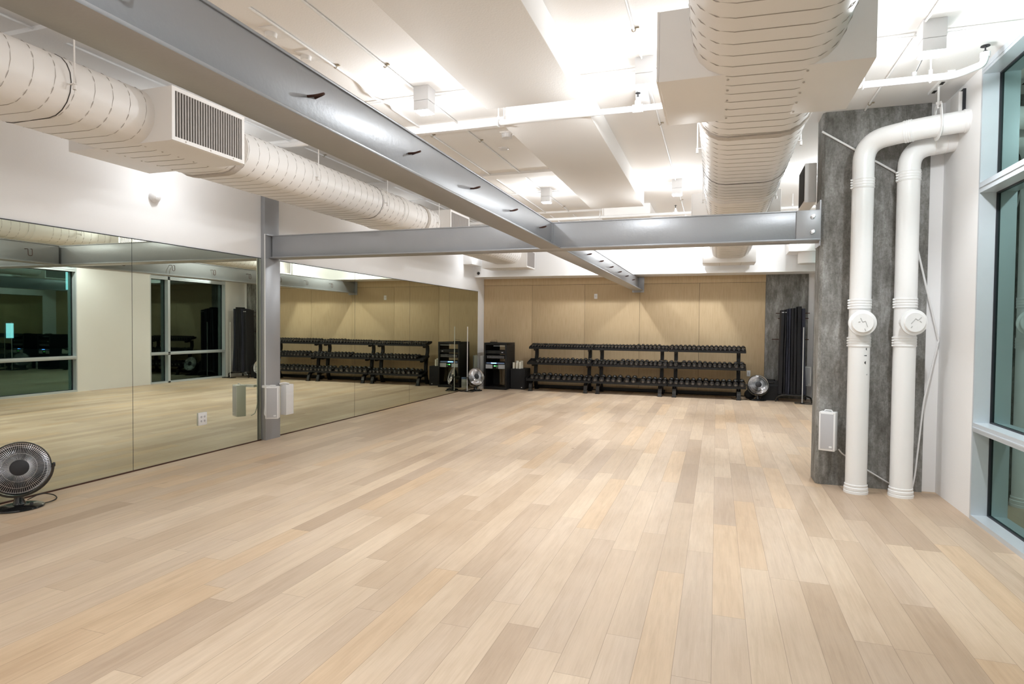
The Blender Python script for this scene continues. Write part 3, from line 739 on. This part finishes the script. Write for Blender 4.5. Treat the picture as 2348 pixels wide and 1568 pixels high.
# ------------------------------------------------------------------ dish heaters
def heater_proto():
    t = thing('dish_heater', (0, 0, 0), 'x', 'heater')
    # base
    bm = B(); lathe(bm, [(0, 0), (.130, 0), (.136, .006), (.134, .016), (.10, .030), (.05, .036), (0, .037)], (0, 0, 0), (0, 0, 1), 40)
    bmesh.ops.scale(bm, vec=(1.15, .95, 1), verts=bm.verts); bs = obj('base', bm, 'blackgloss', t)
    bm = B(); lathe(bm, [(0, 0), (.012, 0), (.010, .012), (0, .013)], (.07, -.05, .03), (0, 0, 1), 12); obj('knob', bm, 'cap', bs)
    bm = B(); lathe(bm, [(.045, .0), (.032, .03), (.030, .07), (0, .075)], (0, .0, .03), (0, 0, 1), 20); obj('neck', bm, 'blackgloss', t)
    # U yoke
    pts = [Vector((.205 * math.sin(a), .0, .30 - .205 * math.cos(a))) for a in [math.radians(d) for d in range(-92, 93, 8)]]
    bm = B(); sweep(bm, pts, [(-.008, -.026), (.008, -.026), (.010, 0), (.008, .026), (-.008, .026), (-.010, 0)], up=(0, 1, 0)); obj('yoke', bm, 'blackgloss', t)
    # tilted head : axis points to -y and a little up
    ax = Vector((0, -math.cos(.30), math.sin(.30))); c = Vector((0, 0, .30))
    bm = B(); lathe(bm, [(.0, -.085), (.05, -.080), (.11, -.050), (.155, -.010), (.180, .030), (.186, .034), (.190, .028), (.186, .018), (.162, -.018), (.115, -.062), (.055, -.092), (0, -.098)], c, ax, 48); dh = obj('dish', bm, 'chrome', t)
    bm = B(); lathe(bm, [(.0, -.0985), (.056, -.093), (.117, -.063), (.164, -.018), (.188, .018), (.192, .030), (.187, .037), (.192, .037), (.197, .028), (.192, .010), (.166, -.030), (.118, -.074), (.05, -.102), (0, -.106)], c, ax, 48); obj('shell', bm, 'blackgloss', t)
    bm = B(); lathe(bm, [(0, -.16), (.045, -.16), (.05, -.10), (0, -.10)], c, ax, 20); obj('motor_housing', bm, 'blackgloss', t)
    # element cone with black cap
    bm = B(); lathe(bm, [(.030, -.085), (.034, -.03), (.030, .015)], c, ax, 20); obj('element', bm, 'cap', t)
    bm = B(); lathe(bm, [(0, .040), (.048, .038), (.060, .050), (.058, .056), (.045, .064), (0, .068)], c, ax, 32); obj('hub_cap', bm, 'cap', t)
    # wire guard
    x, y = frame_axes(ax); bm = B(); nW = 84
    for k in range(nW):
        a = 2 * PI * k / nW; d = x * math.cos(a) + y * math.sin(a)
        pp = [c + d * .050 + ax * .052, c + d * .10 + ax * .056, c + d * .15 + ax * .050, c + d * .186 + ax * .034]
        sweep(bm, pp, [(-.0009, -.0009), (.0009, -.0009), (0, .0012)])
    for R, h in ((.105, .056), (.150, .050)): torus(bm, c + ax * h, ax, R, .0012, 48, 4)
    obj('wire_guard', bm, 'wire', t)
    for s_ in (-1, 1): obj('pivot_knob', lathe(B(), [(0, 0), (.018, 0), (.016, .014), (0, .016)], (s_ * .205, 0, .30), (s_, 0, 0), 14), 'cap', t)
    return t
hp = heater_proto()
hp.location = (-4.93, 3.10, 0); hp.rotation_euler = (0, 0, math.radians(62))
hp['label'] = 'black round dish heater standing nearest, at the left edge before the mirror'
hp['group'] = 'round dish heaters'
def cord_to(h, bm):
    o = obj('power_cord', bm, 'black'); mw = Matrix.Translation(h.location) @ Matrix.Rotation(h.rotation_euler.z, 4, 'Z')
    o.parent = h; o.matrix_parent_inverse = mw.inverted()
h2 = copy_tree(hp); h2.location = (-4.90, 12.10, 0); h2.rotation_euler = (0, 0, math.radians(52)); h2['label'] = 'round dish heater in the back left corner beside the black equipment rack'
h3 = copy_tree(hp); h3.location = (.782, 12.70, 0); h3.rotation_euler = (0, 0, math.radians(8)); h3['label'] = 'round dish heater in front of the back wall, right of the dumbbell racks'
bm = B(); tube(bm, arc_path([(-4.93, 3.16, .05), (-4.99, 3.30, .06), (-5.02, 3.42, .012), (-4.90, 3.36, .008), (-4.86, 3.26, .008), (-4.96, 3.0, .008), (-5.1, 2.8, .008)], .08, 5), .004, 8)
cord_to(hp, bm)
bm = B(); tube(bm, arc_path([(.70, 12.80, .03), (.52, 12.62, .007), (.35, 12.60, .007), (.30, 12.9, .007)], .08, 5), .004, 8)
cord_to(h3, bm)

# ------------------------------------------------------------------ dumbbell racks
TIERS = [('top', 12.80, .905), ('middle', 12.66, .570), ('bottom', 12.58, .215)]
SL = math.radians(14)
def rack(label, x0, x1, ups):
    t = thing('dumbbell_rack', ((x0 + x1) / 2, 12.9, 0), label, 'rack', 'black three-tier dumbbell racks')
    for x in ups:
        bm = B(); pr = [(-.028, -.036), (.028, -.036), (.028, .036), (-.028, .036)]
        path = [(x, 13.08, 0), (x, 13.02, .10), (x, 12.98, .26), (x, 12.985, .45), (x, 13.02, .62), (x, 13.08, .78), (x, 13.06, .92)]
        sweep(bm, arc_path(path, .06, 3), [(a, b) for a, b in pr], up=(1, 0, 0)); obj('upright', bm, 'black', t)
        bm = B(); path = [(x, 12.99, .27), (x, 12.80, .25), (x, 12.66, .19), (x, 12.60, .09), (x, 12.585, 0)]
        sweep(bm, arc_path(path, .07, 4), pr, up=(1, 0, 0)); ft = obj('foot', bm, 'blackgloss', t)
        bm = B(); box(bm, x - .045, x + .045, 12.54, 12.63, 0, .012); box(bm, x - .04, x + .04, 13.03, 13.13, 0, .012); obj('foot_pad', bm, 'black', ft)
        for _, y0, z0 in TIERS:
            bm = B(); prism(bm, [(y0 + .03, z0 + .002), (y0 + .27, z0 + .062), (13.04, z0 + .03), (13.0, z0 - .02), (y0 + .12, z0 - .045), (y0 + .03, z0 - .035)], 'x', x - .006, x + .006); obj('shelf_bracket', bm, 'black', t)
    for _, y0, z0 in TIERS:
        d = .30; dz = d * math.tan(SL)
        bm = B(); prism(bm, [(y0, z0), (y0, z0 + .046), (y0 + .006, z0 + .046), (y0 + .008, z0 + .008), (y0 + d - .008, z0 + .008 + dz), (y0 + d - .006, z0 + .045 + dz), (y0 + d, z0 + .045 + dz), (y0 + d, z0 + dz), ], 'x', x0 + .004, x1 - .004)
        for xx in (x0 + .004, x1 - .010): prism(bm, [(y0, z0), (y0, z0 + .042), (y0 + d, z0 + .045 + dz), (y0 + d, z0 + dz)], 'x', xx, xx + .006)
        obj('shelf', bm, 'black', t)
    bm = B(); box(bm, ups[0] - .06, ups[1] + .06, 13.12, 13.16, .03, .09); obj('rear_brace', bm, 'black', t)
    return t
RK = [('left', -3.92, -2.475, (-3.81, -2.60)), ('middle', -2.475, -.925, (-2.34, -1.07)), ('right', -.925, .565, (-.79, .43))]
for n, a, b, ups in RK:
    rack('black metal three-shelf dumbbell rack, %s' % {'left': 'left one, next to the black subwoofer', 'middle': 'middle one of the row', 'right': 'right one, next to the dish heater'}[n], a, b, ups)

TOP = [-3.854, -3.79, -3.72, -3.662, -3.599, -3.535, -3.478, -3.415, -3.346, -3.283, -3.221, -3.159, -3.096, -3.034, -2.973, -2.905, -2.844, -2.776, -2.715, -2.648, -2.594, -2.527, -2.44, -2.377, -2.305, -2.234, -2.163, -2.092, -2.015, -1.945, -1.874, -1.799, -1.729, -1.654, -1.554, -1.462, -1.377, -1.297, -1.212, -1.128, -1.038, -.97, -.865, -.782, -.694, -.606, -.518, -.431, -.339, -.259, -.173, -.087, -.002, .083, .167, .251, .34, .428, .511]
MID = [-3.681, -3.593, -3.499, -3.411, -3.317, -3.23, -3.138, -3.051, -2.947, -2.85, -2.765, -2.668, -2.56, -2.42, -2.33, -2.25, -2.17, -2.085, -2.004, -1.864, -1.76, -1.663, -1.56, -1.463, -1.365, -1.269, -1.185, -1.085, -.985, -.87, -.775, -.617, -.514, -.412, -.31, -.209, -.113, -.023, .071, .165, .259, .378, .491]
BOT = [-3.781, -3.68, -3.566, -3.429, -3.305, -3.2, -3.065, -2.961, -2.839, -2.737, -2.625, -2.535, -2.40, -2.261, -2.132, -2.02, -1.9, -1.739, -1.602, -1.41, -1.30, -1.189, -1.084, -.985, -.86, -.755, -.65, -.54, -.43, -.308, -.186, -.07, .035, .149, .258, .371, .489]
def db_proto():
    bm = B()
    # along y, radius .05 reference, total length .26
    for s_ in (-1, 1):
        lathe(bm, [(0, 0), (.030, 0), (.036, .004), (.048, .012), (.050, .020), (.050, .066), (.047, .076), (.038, .082), (.030, .083), (.026, .079), (0, .079)], (0, s_ * .047, 0), (0, s_, 0), 20, 0)
    lathe(bm, [(.0, -.05), (.016, -.05), (.0175, -.02), (.0185, 0), (.0175, .02), (.016, .05), (0, .05)], (0, 0, 0), (0, 1, 0), 12, 1)
    for s_ in (-1, 1): lathe(bm, [(.0, .0795), (.024, .0795), (.020, .0815), (0, .082)], (0, s_ * .047, 0), (0, s_, 0), 14, 1)
    o = obj('dumbbell', bm, ['rubber', 'chrome2' if 'chrome2' in M else 'rubber'], origin=(0, 0, 0)); return o
M['chrome2'] = mat('satin_dark_chrome', (.16, .16, .165), .3, metal=.9)
dbp = db_proto(); first = True
ORD = ['first', 'second', 'third', 'fourth', 'fifth', 'sixth', 'seventh', 'eighth', 'ninth', 'tenth', 'eleventh', 'twelfth', 'thirteenth', 'fourteenth', 'fifteenth', 'sixteenth', 'seventeenth', 'eighteenth', 'nineteenth', 'twentieth', 'twenty-first', 'twenty-second', 'twenty-third', 'twenty-fourth', 'twenty-fifth']
for (tn, y0, z0), xs, (rmin, rmax), sz in zip(TIERS, (TOP, MID, BOT), ((.026, .041), (.040, .049), (.050, .058)), ('small', 'medium', 'large')):
    cnt = {}
    for i, x in enumerate(xs):
        g = min([abs(x - q) for j, q in enumerate(xs) if abs(j - i) == 1])
        rr = max(rmin - .004, min(rmax, g * .485)) if g * .485 < rmin else min(rmax, g * .485)
        rr = min(rr, g * .49)
        rk = [n for n, a, b, _ in RK if a - .001 <= x < b][0]; cnt[rk] = cnt.get(rk, 0) + 1
        o = dbp if first else dbp.copy()
        if not first: COL.objects.link(o)
        first = False
        s_ = rr / .05; sy = max(.75, s_ ** .5)
        o.scale = (s_, sy, s_); o.rotation_euler = (SL, 0, 0)
        yc = y0 + .145; L = .013
        o.location = (x, yc - rr * math.sin(SL), z0 + .0085 + .145 * math.tan(SL) + (rr + .0005) / math.cos(SL) * 1.0 - rr * math.sin(SL) * math.tan(SL) + .001)
        k = cnt[rk]
        tag(o, '%s black dumbbell, %s from the left on the %s shelf of the %s rack' % (sz, ORD[k - 1], tn, rk), 'dumbbell', 'dumbbells on the racks')

# ------------------------------------------------------------------ AV rack and back left corner
t = thing('equipment_rack', (-4.61, 12.85, 0), 'black open-front equipment rack with audio gear in the back left corner', 'rack')
x0, x1, y0, y1, z1 = -4.875, -4.345, 12.53, 13.10, 1.03
bm = B(); box(bm, x0, x1, y0, y1, 0, .055, .003); box(bm, x0, x1, y0, y1, z1 - .05, z1, .003)
box(bm, x0, x0 + .012, y0 + .02, y1, .055, z1 - .05); box(bm, x1 - .012, x1, y0 + .02, y1, .055, z1 - .05)
cab = obj('cabinet', bm, 'black', t)
bm = B(); box(bm, x0, x0 + .038, y0, y0 + .02, .055, z1 - .05, .002); box(bm, x1 - .038, x1, y0, y0 + .02, .055, z1 - .05, .002); obj('front_rails', bm, 'black', t)
bm = B(); 
for k in range(7): box(bm, x1, x1 + .002, y0 + .14, y1 - .12, z1 - .10 - k * .018, z1 - .094 - k * .018)
obj('side_vents', bm, 'dark', cab)
bm = B(); box(bm, x0, x0 + .17, y1 - .015, y1, .055, z1 - .05); obj('rear_panel', bm, 'dark', cab)
bm = B(); box(bm, x0 + .22, x1 - .045, y0 + .01, y0 + .03, z1 - .075, z1 - .066); obj('top_bar', bm, 'alum', t)
bm = B(); box(bm, x0 + .014, x1 - .014, y0 + .01, y1 - .02, .555, .565); obj('shelf', bm, 'black', t)
def gear(name, label, z0, z1_, parts, ya=12.545, yb=12.95, xa=-4.835, xb=-4.385):
    t = thing(name, ((xa + xb) / 2, ya, z0), label, 'audio equipment')
    bm = B(); box(bm, xa, xb, ya, yb, z0, z1_, .002); c = obj('chassis', bm, 'black', t)
    for (n, m, fx0, fx1, fz0, fz1, dep) in parts:
        bm = B(); w = xb - xa; h = z1_ - z0
        box(bm, xa + fx0 * w, xa + fx1 * w, ya - dep, ya, z0 + fz0 * h, z0 + fz1 * h); obj(n, bm, m, c)
gear('audio_receiver', 'dark receiver with small lights, topmost unit in the equipment rack', .785, .86, [('knob', 'silver', .82, .90, .35, .6, .006), ('display', 'dark', .15, .5, .2, .7, .002)])
gear('audio_mixer', 'dark mixer unit with two rows of small white buttons in the equipment rack', .675, .755,
     [('button', 'grille', .08 + .075 * k, .11 + .075 * k, .6, .75, .004) for k in range(12)] + [('button', 'silver', .08 + .075 * k, .12 + .075 * k, .25, .4, .004) for k in range(12)])
gear('power_amplifier', 'blue-lit amplifier in the middle of the equipment rack', .535 + .03, .595, [('led_strip', 'led', .28, .55, .3, .8, .003), ('led_bar', 'bluelab', .03, .97, .1, .95, .002)])
gear('power_amplifier', 'amplifier with two pale perforated panels and a green display, under the blue-lit one', .455, .553,
     [('vent_panel', 'silver', .0, .35, .05, .95, .006), ('vent_panel', 'silver', .65, 1., .05, .95, .006), ('display', 'gled', .43, .52, .55, .75, .003), ('knob', 'silver', .57, .60, .2, .35, .006), ('knob', 'gled', .57, .60, .6, .7, .004)])
bm = B()
for k in range(7):
    xa = -4.60 + .03 * k; random.seed(k)
    tube(bm, arc_path([(xa, 12.75, .46), (xa + random.uniform(-.03, .03), 12.80, .3), (xa + random.uniform(-.06, .05), 12.78, .12), (xa + .06, 12.82, .10), (xa + .07, 12.9, .35)], .08, 4), .004, 6)
tag(obj('cable_bundle', bm, 'cable'), 'tangle of tan cables hanging inside the equipment rack', 'cables', kind='stuff')
t = thing('wireless_router', (-4.72, 12.75, 1.03), 'small black wireless box with an antenna on top of the equipment rack', 'router')
bm = B(); box(bm, -4.79, -4.65, 12.68, 12.80, 1.03, 1.05, .004); obj('body', bm, 'blackgloss', t)
bm = B(); tube(bm, arc_path([(-4.655, 12.74, 1.045), (-4.65, 12.74, 1.085), (-4.79, 12.74, 1.075)], .01, 3), .003, 6); obj('antenna', bm, 'black', t)

t = thing('subwoofer', (-4.20, 13.0, 0), 'low black carpeted subwoofer box between the equipment rack and the dumbbells', 'speaker')
bm = B(); box(bm, -4.335, -4.00, 12.78, 13.20, .0, .455, .01); cb = obj('cabinet', bm, 'carpet', t)
bm = B(); box(bm, -4.085, -4.06, 12.776, 12.78, .035, .050); obj('badge', bm, 'white', cb)
for i, (x, y, rr, h, l) in enumerate(((-4.29, 12.86, .026, .135, 'short cream pillar candle, leftmost on the subwoofer'), (-4.245, 12.98, .034, .165, 'cream pillar candle at the back left of the subwoofer top'),
                                      (-4.215, 12.86, .030, .125, 'cream pillar candle in the front middle of the subwoofer top'), (-4.135, 12.97, .036, .17, 'tall cream pillar candle at the back right of the subwoofer top'),
                                      (-4.145, 12.855, .030, .15, 'cream pillar candle at the front right of the subwoofer top'))):
    t = thing('pillar_candle', (x, y, .455), l, 'candle', 'cream pillar candles on the subwoofer')
    bm = B(); lathe(bm, [(0, 0), (rr, 0), (rr, h - .003), (rr - .003, h), (rr * .7, h - .006), (0, h - .008)], (x, y, .455), (0, 0, 1), 24); obj('wax', bm, 'wax', t)
    bm = B(); cyl(bm, (x, y, .455 + h - .009), (x, y, .455 + h + .004), .0012, 6); obj('wick', bm, 'black', t)

t = thing('wipes_tub', (-4.965, 12.62, 0), 'white plastic tub with a pale blue label on the floor behind the corner heater', 'tub')
bm = B(); lathe(bm, [(0, 0), (.065, 0), (.070, .008), (.070, .19), (.064, .20), (0, .20)], (-4.965, 12.62, 0), (0, 0, 1), 28); tb = obj('container', bm, 'white', t)
bm = B(); lathe(bm, [(.0702, .05), (.0712, .052), (.0712, .13), (.0702, .132)], (-4.965, 12.62, 0), (0, 0, 1), 28); obj('label_band', bm, 'grille', tb)
bm = B(); lathe(bm, [(0, .20), (.071, .20), (.071, .232), (.062, .238), (0, .24)], (-4.965, 12.62, 0), (0, 0, 1), 28); obj('lid', bm, 'bluelab', t)

def pole(label, x, y, h):
    t = thing('floor_stand', (x, y, 0), label, 'stand', 'thin white poles on flat bases')
    bm = B(); cyl(bm, (x, y, .008), (x, y, h), .0085, 10); lathe(bm, [(0, 0), (.010, 0), (.006, .012), (0, .012)], (x, y, h), (0, 0, 1), 10); obj('pole', bm, 'white', t)
    bm = B(); p = arc_path([(x - .13, y - .10, .007), (x + .16, y - .13, .007), (x + .17, y + .06, .007), (x - .12, y + .07, .007)], .04, 4)
    tube(bm, p, .007, 8, closed=True); box(bm, x - .03, x + .03, y - .115, y + .065, .002, .012); obj('base', bm, 'black', t)
pole('thin white pole on a flat black base in front of the last mirror', -5.02, 11.93, 1.37)
pole('thin white pole on a flat base in front of the hanging mats', 1.545, 12.50, 1.42)

# ------------------------------------------------------------------ back right corner
t = thing('mat_rack', (1.37, 12.78, 0), 'low black tubular rack holding the hanging mats in the back right corner', 'rack')
bm = B(); tube(bm, arc_path([(1.09, 12.66, .02), (1.12, 12.62, .10), (1.22, 12.60, .135), (1.60, 12.60, .135), (1.71, 12.62, .10), (1.735, 12.66, .02)], .05, 5), .016, 10); obj('front_rail', bm, 'blackgloss', t)
bm = B(); tube(bm, arc_path([(1.11, 13.08, .02), (1.13, 13.08, .13), (1.66, 13.08, .13), (1.68, 13.08, .02)], .05, 5), .016, 10); obj('rear_rail', bm, 'blackgloss', t)
bm = B()
for x in (1.17, 1.62): cyl(bm, (x, 12.61, .11), (x, 13.08, .11), .012, 8)
obj('side_rails', bm, 'black', t)
for x, y in ((1.10, 12.66), (1.73, 12.66), (1.12, 13.08), (1.67, 13.08)):
    bm = B(); cyl(bm, (x - .012, y, .022), (x + .012, y, .022), .022, 14); obj('wheel', bm, 'rubber', t)
bm = B(); cyl(bm, (1.385, 13.09, .13), (1.385, 13.09, 1.70), .016, 10); obj('upright', bm, 'black', t)
for z, xa, xb in ((1.70, 1.10, 1.70), (1.19, 1.04, 1.69), (1.60, 1.14, 1.68)):
    bm = B(); tube(bm, [(xa, 12.95, z), (1.385, 13.09, z + .005), (xb, 12.95, z + .004)], .008, 8); obj('arm', bm, 'brown', t)
# mats : folded slabs hanging side by side, edges towards the room
mx = 1.165
labs = ['leftmost, flat black', 'second from the left, thin with a white clip', 'third from the left, dark blue-grey', 'fourth from the left, dark blue-grey', 'fifth from the left', 'sixth from the left', 'tallest, second from the right', 'rightmost, leaning outward at the foot']
ws = [.065, .032, .030, .040, .045, .050, .075, .060]
hs = [1.755, 1.765, 1.775, 1.785, 1.79, 1.795, 1.825, 1.785]
for i, (w, h, l) in enumerate(zip(ws, hs, labs)):
    bm = B(); z0 = .15
    n = 14; lean = (0, 0, 0, 0, .005, .01, .02, .055)[i]; bl = (-.03, -.01, 0, 0, .01, .01, .02, .03)[i] 
    ring = []
    for k in range(n + 1):
        f_ = k / n; z = z0 + (h - z0) * f_
        sp = (1 - f_) ** 1.6
        xa = mx + bl * sp * .6 + .003 * math.sin(9 * f_ + i); xb = mx + w + (bl * .6 + lean * .4) * sp + .003 * math.sin(8 * f_ + i * 2) - .003
        ya = 12.66 + .008 * math.sin(5 * f_ + i * 1.7); yb = 12.925
        ring.append([bm.verts.new(v) for v in ((xa, ya + .012, z), (xa + .006, ya, z), (xb - .006, ya, z), (xb, ya + .012, z), (xb, yb, z), (xa, yb, z))])
    for a, b in zip(ring[:-1], ring[1:]):
        for j in range(6): bm.faces.new((a[j], a[(j + 1) % 6], b[(j + 1) % 6], b[j]))
    bm.faces.new(ring[0][::-1]); bm.faces.new(ring[-1])
    t2 = thing('exercise_mat', (mx + w / 2, 12.85, z0), 'tall exercise mat on the corner rack, %s' % l, 'mat', 'tall mats in the back right corner')
    obj('mat_body', bm, 'mats2' if i in (2, 3, 7) else 'mats', t2)
    if i in (0, 1):
        bm = B(); box(bm, mx + w * .2, mx + w * .85, 12.65, 12.662, 1.705, 1.718); obj('clip', bm, 'white', t2)
    mx += w + .004
bm = B(); box(bm, mx - .12, mx - .03, 12.95, 13.03, 1.82, 1.84); bm.free()

t = thing('floor_speaker', (1.05, 12.98, 0), 'black wedge floor speaker behind the far right heater', 'speaker')
bm = B(); prism(bm, [(12.80, 0), (13.16, 0), (13.16, .37), (12.93, .37), (12.78, .28)], 'x', .86, 1.16); cb = obj('cabinet', bm, 'carpet', t)
bm = B(); tube(bm, arc_path([(.93, 12.98, .37), (.93, 12.98, .395), (1.10, 12.98, .395), (1.10, 12.98, .37)], .02, 3), .010, 8); obj('handle', bm, 'blackgloss', t)
bm = B(); box(bm, .93, 1.09, 12.84, 12.90, .335, .350, .002); obj('control_panel', bm, 'blackgloss', cb)
t = thing('gym_bag', (.60, 12.85, 0), 'small black cloth bag slumped beside the far heater', 'bag')
bm = B(); bmesh.ops.create_icosphere(bm, subdivisions=3, radius=1)
for v in bm.verts:
    z = v.co.z; k = 1 + .12 * math.sin(5 * v.co.x + 3 * v.co.z) + .08 * math.sin(7 * v.co.y)
    v.co = Vector((.655 + v.co.x * .085 * k * (1.1 - .35 * z), 12.97 + v.co.y * .075 * k, max(0, .105 + z * .115)))
obj('cloth_body', bm, 'carpet', t)
bm = B(); tube(bm, arc_path([(.62, 12.97, .19), (.60, 12.93, .25), (.68, 12.93, .26), (.69, 12.97, .19)], .03, 4), .006, 6); obj('strap', bm, 'black', t)

# ------------------------------------------------------------------ outside at night
tag(obj('sidewalk', box(B(), 2.1, 26, -12, 45, -.25, -.13), 'asphalt', origin=(0, 0, -.13)), 'dark pavement outside the windows', 'pavement', kind='structure')
t = thing('office_building', (26, 20, 0), 'dark building across the street with a few lit windows, seen reflected in the mirror', 'building')
bm = B(); box(bm, 26, 32, -10, 50, -.2, 14); w_ = obj('facade', bm, 'ext', t)
for (y, z, w, h, m) in ((25.5, 3.3, .5, 1.5, 'litwin'), (22.9, 4.9, .35, 1.0, 'litdim'), (23.6, 4.9, .5, 1.0, 'litdim'), (24.4, 4.9, .5, 1.0, 'litdim'), (25.1, 4.9, .5, 1.0, 'litdim'), (21.6, 1.6, .35, 2.6, 'litdim'), (22.3, .5, .35, .8, 'litwin'), (32.5, 1.8, .7, .5, 'litwin'), (30.2, 2.1, 1.4, .15, 'litdim'), (17.5, 1.5, .8, 1.2, 'litdim')):
    bm = B(); box(bm, 25.96, 26.0, y, y + w, z, z + h); obj('lit_window', bm, m, w_)

# ------------------------------------------------------------------ world, view
W = bpy.data.worlds.new('night'); S.world = W; W.use_nodes = True
W.node_tree.nodes['Background'].inputs[0].default_value = (.010, .018, .022, 1); W.node_tree.nodes['Background'].inputs[1].default_value = .6
S.view_settings.view_transform = 'Standard'; S.view_settings.look = 'None'; S.view_settings.gamma = 1; S.view_settings.use_curve_mapping = False
S.view_settings.exposure = 1.13
S.cycles.max_bounces = 10; S.cycles.diffuse_bounces = 6; S.cycles.glossy_bounces = 6; S.cycles.transparent_max_bounces = 12
S.cycles.caustics_reflective = True; S.cycles.caustics_refractive = False
S.cycles.sample_clamp_indirect = 3.0
S.cycles.use_denoising = True
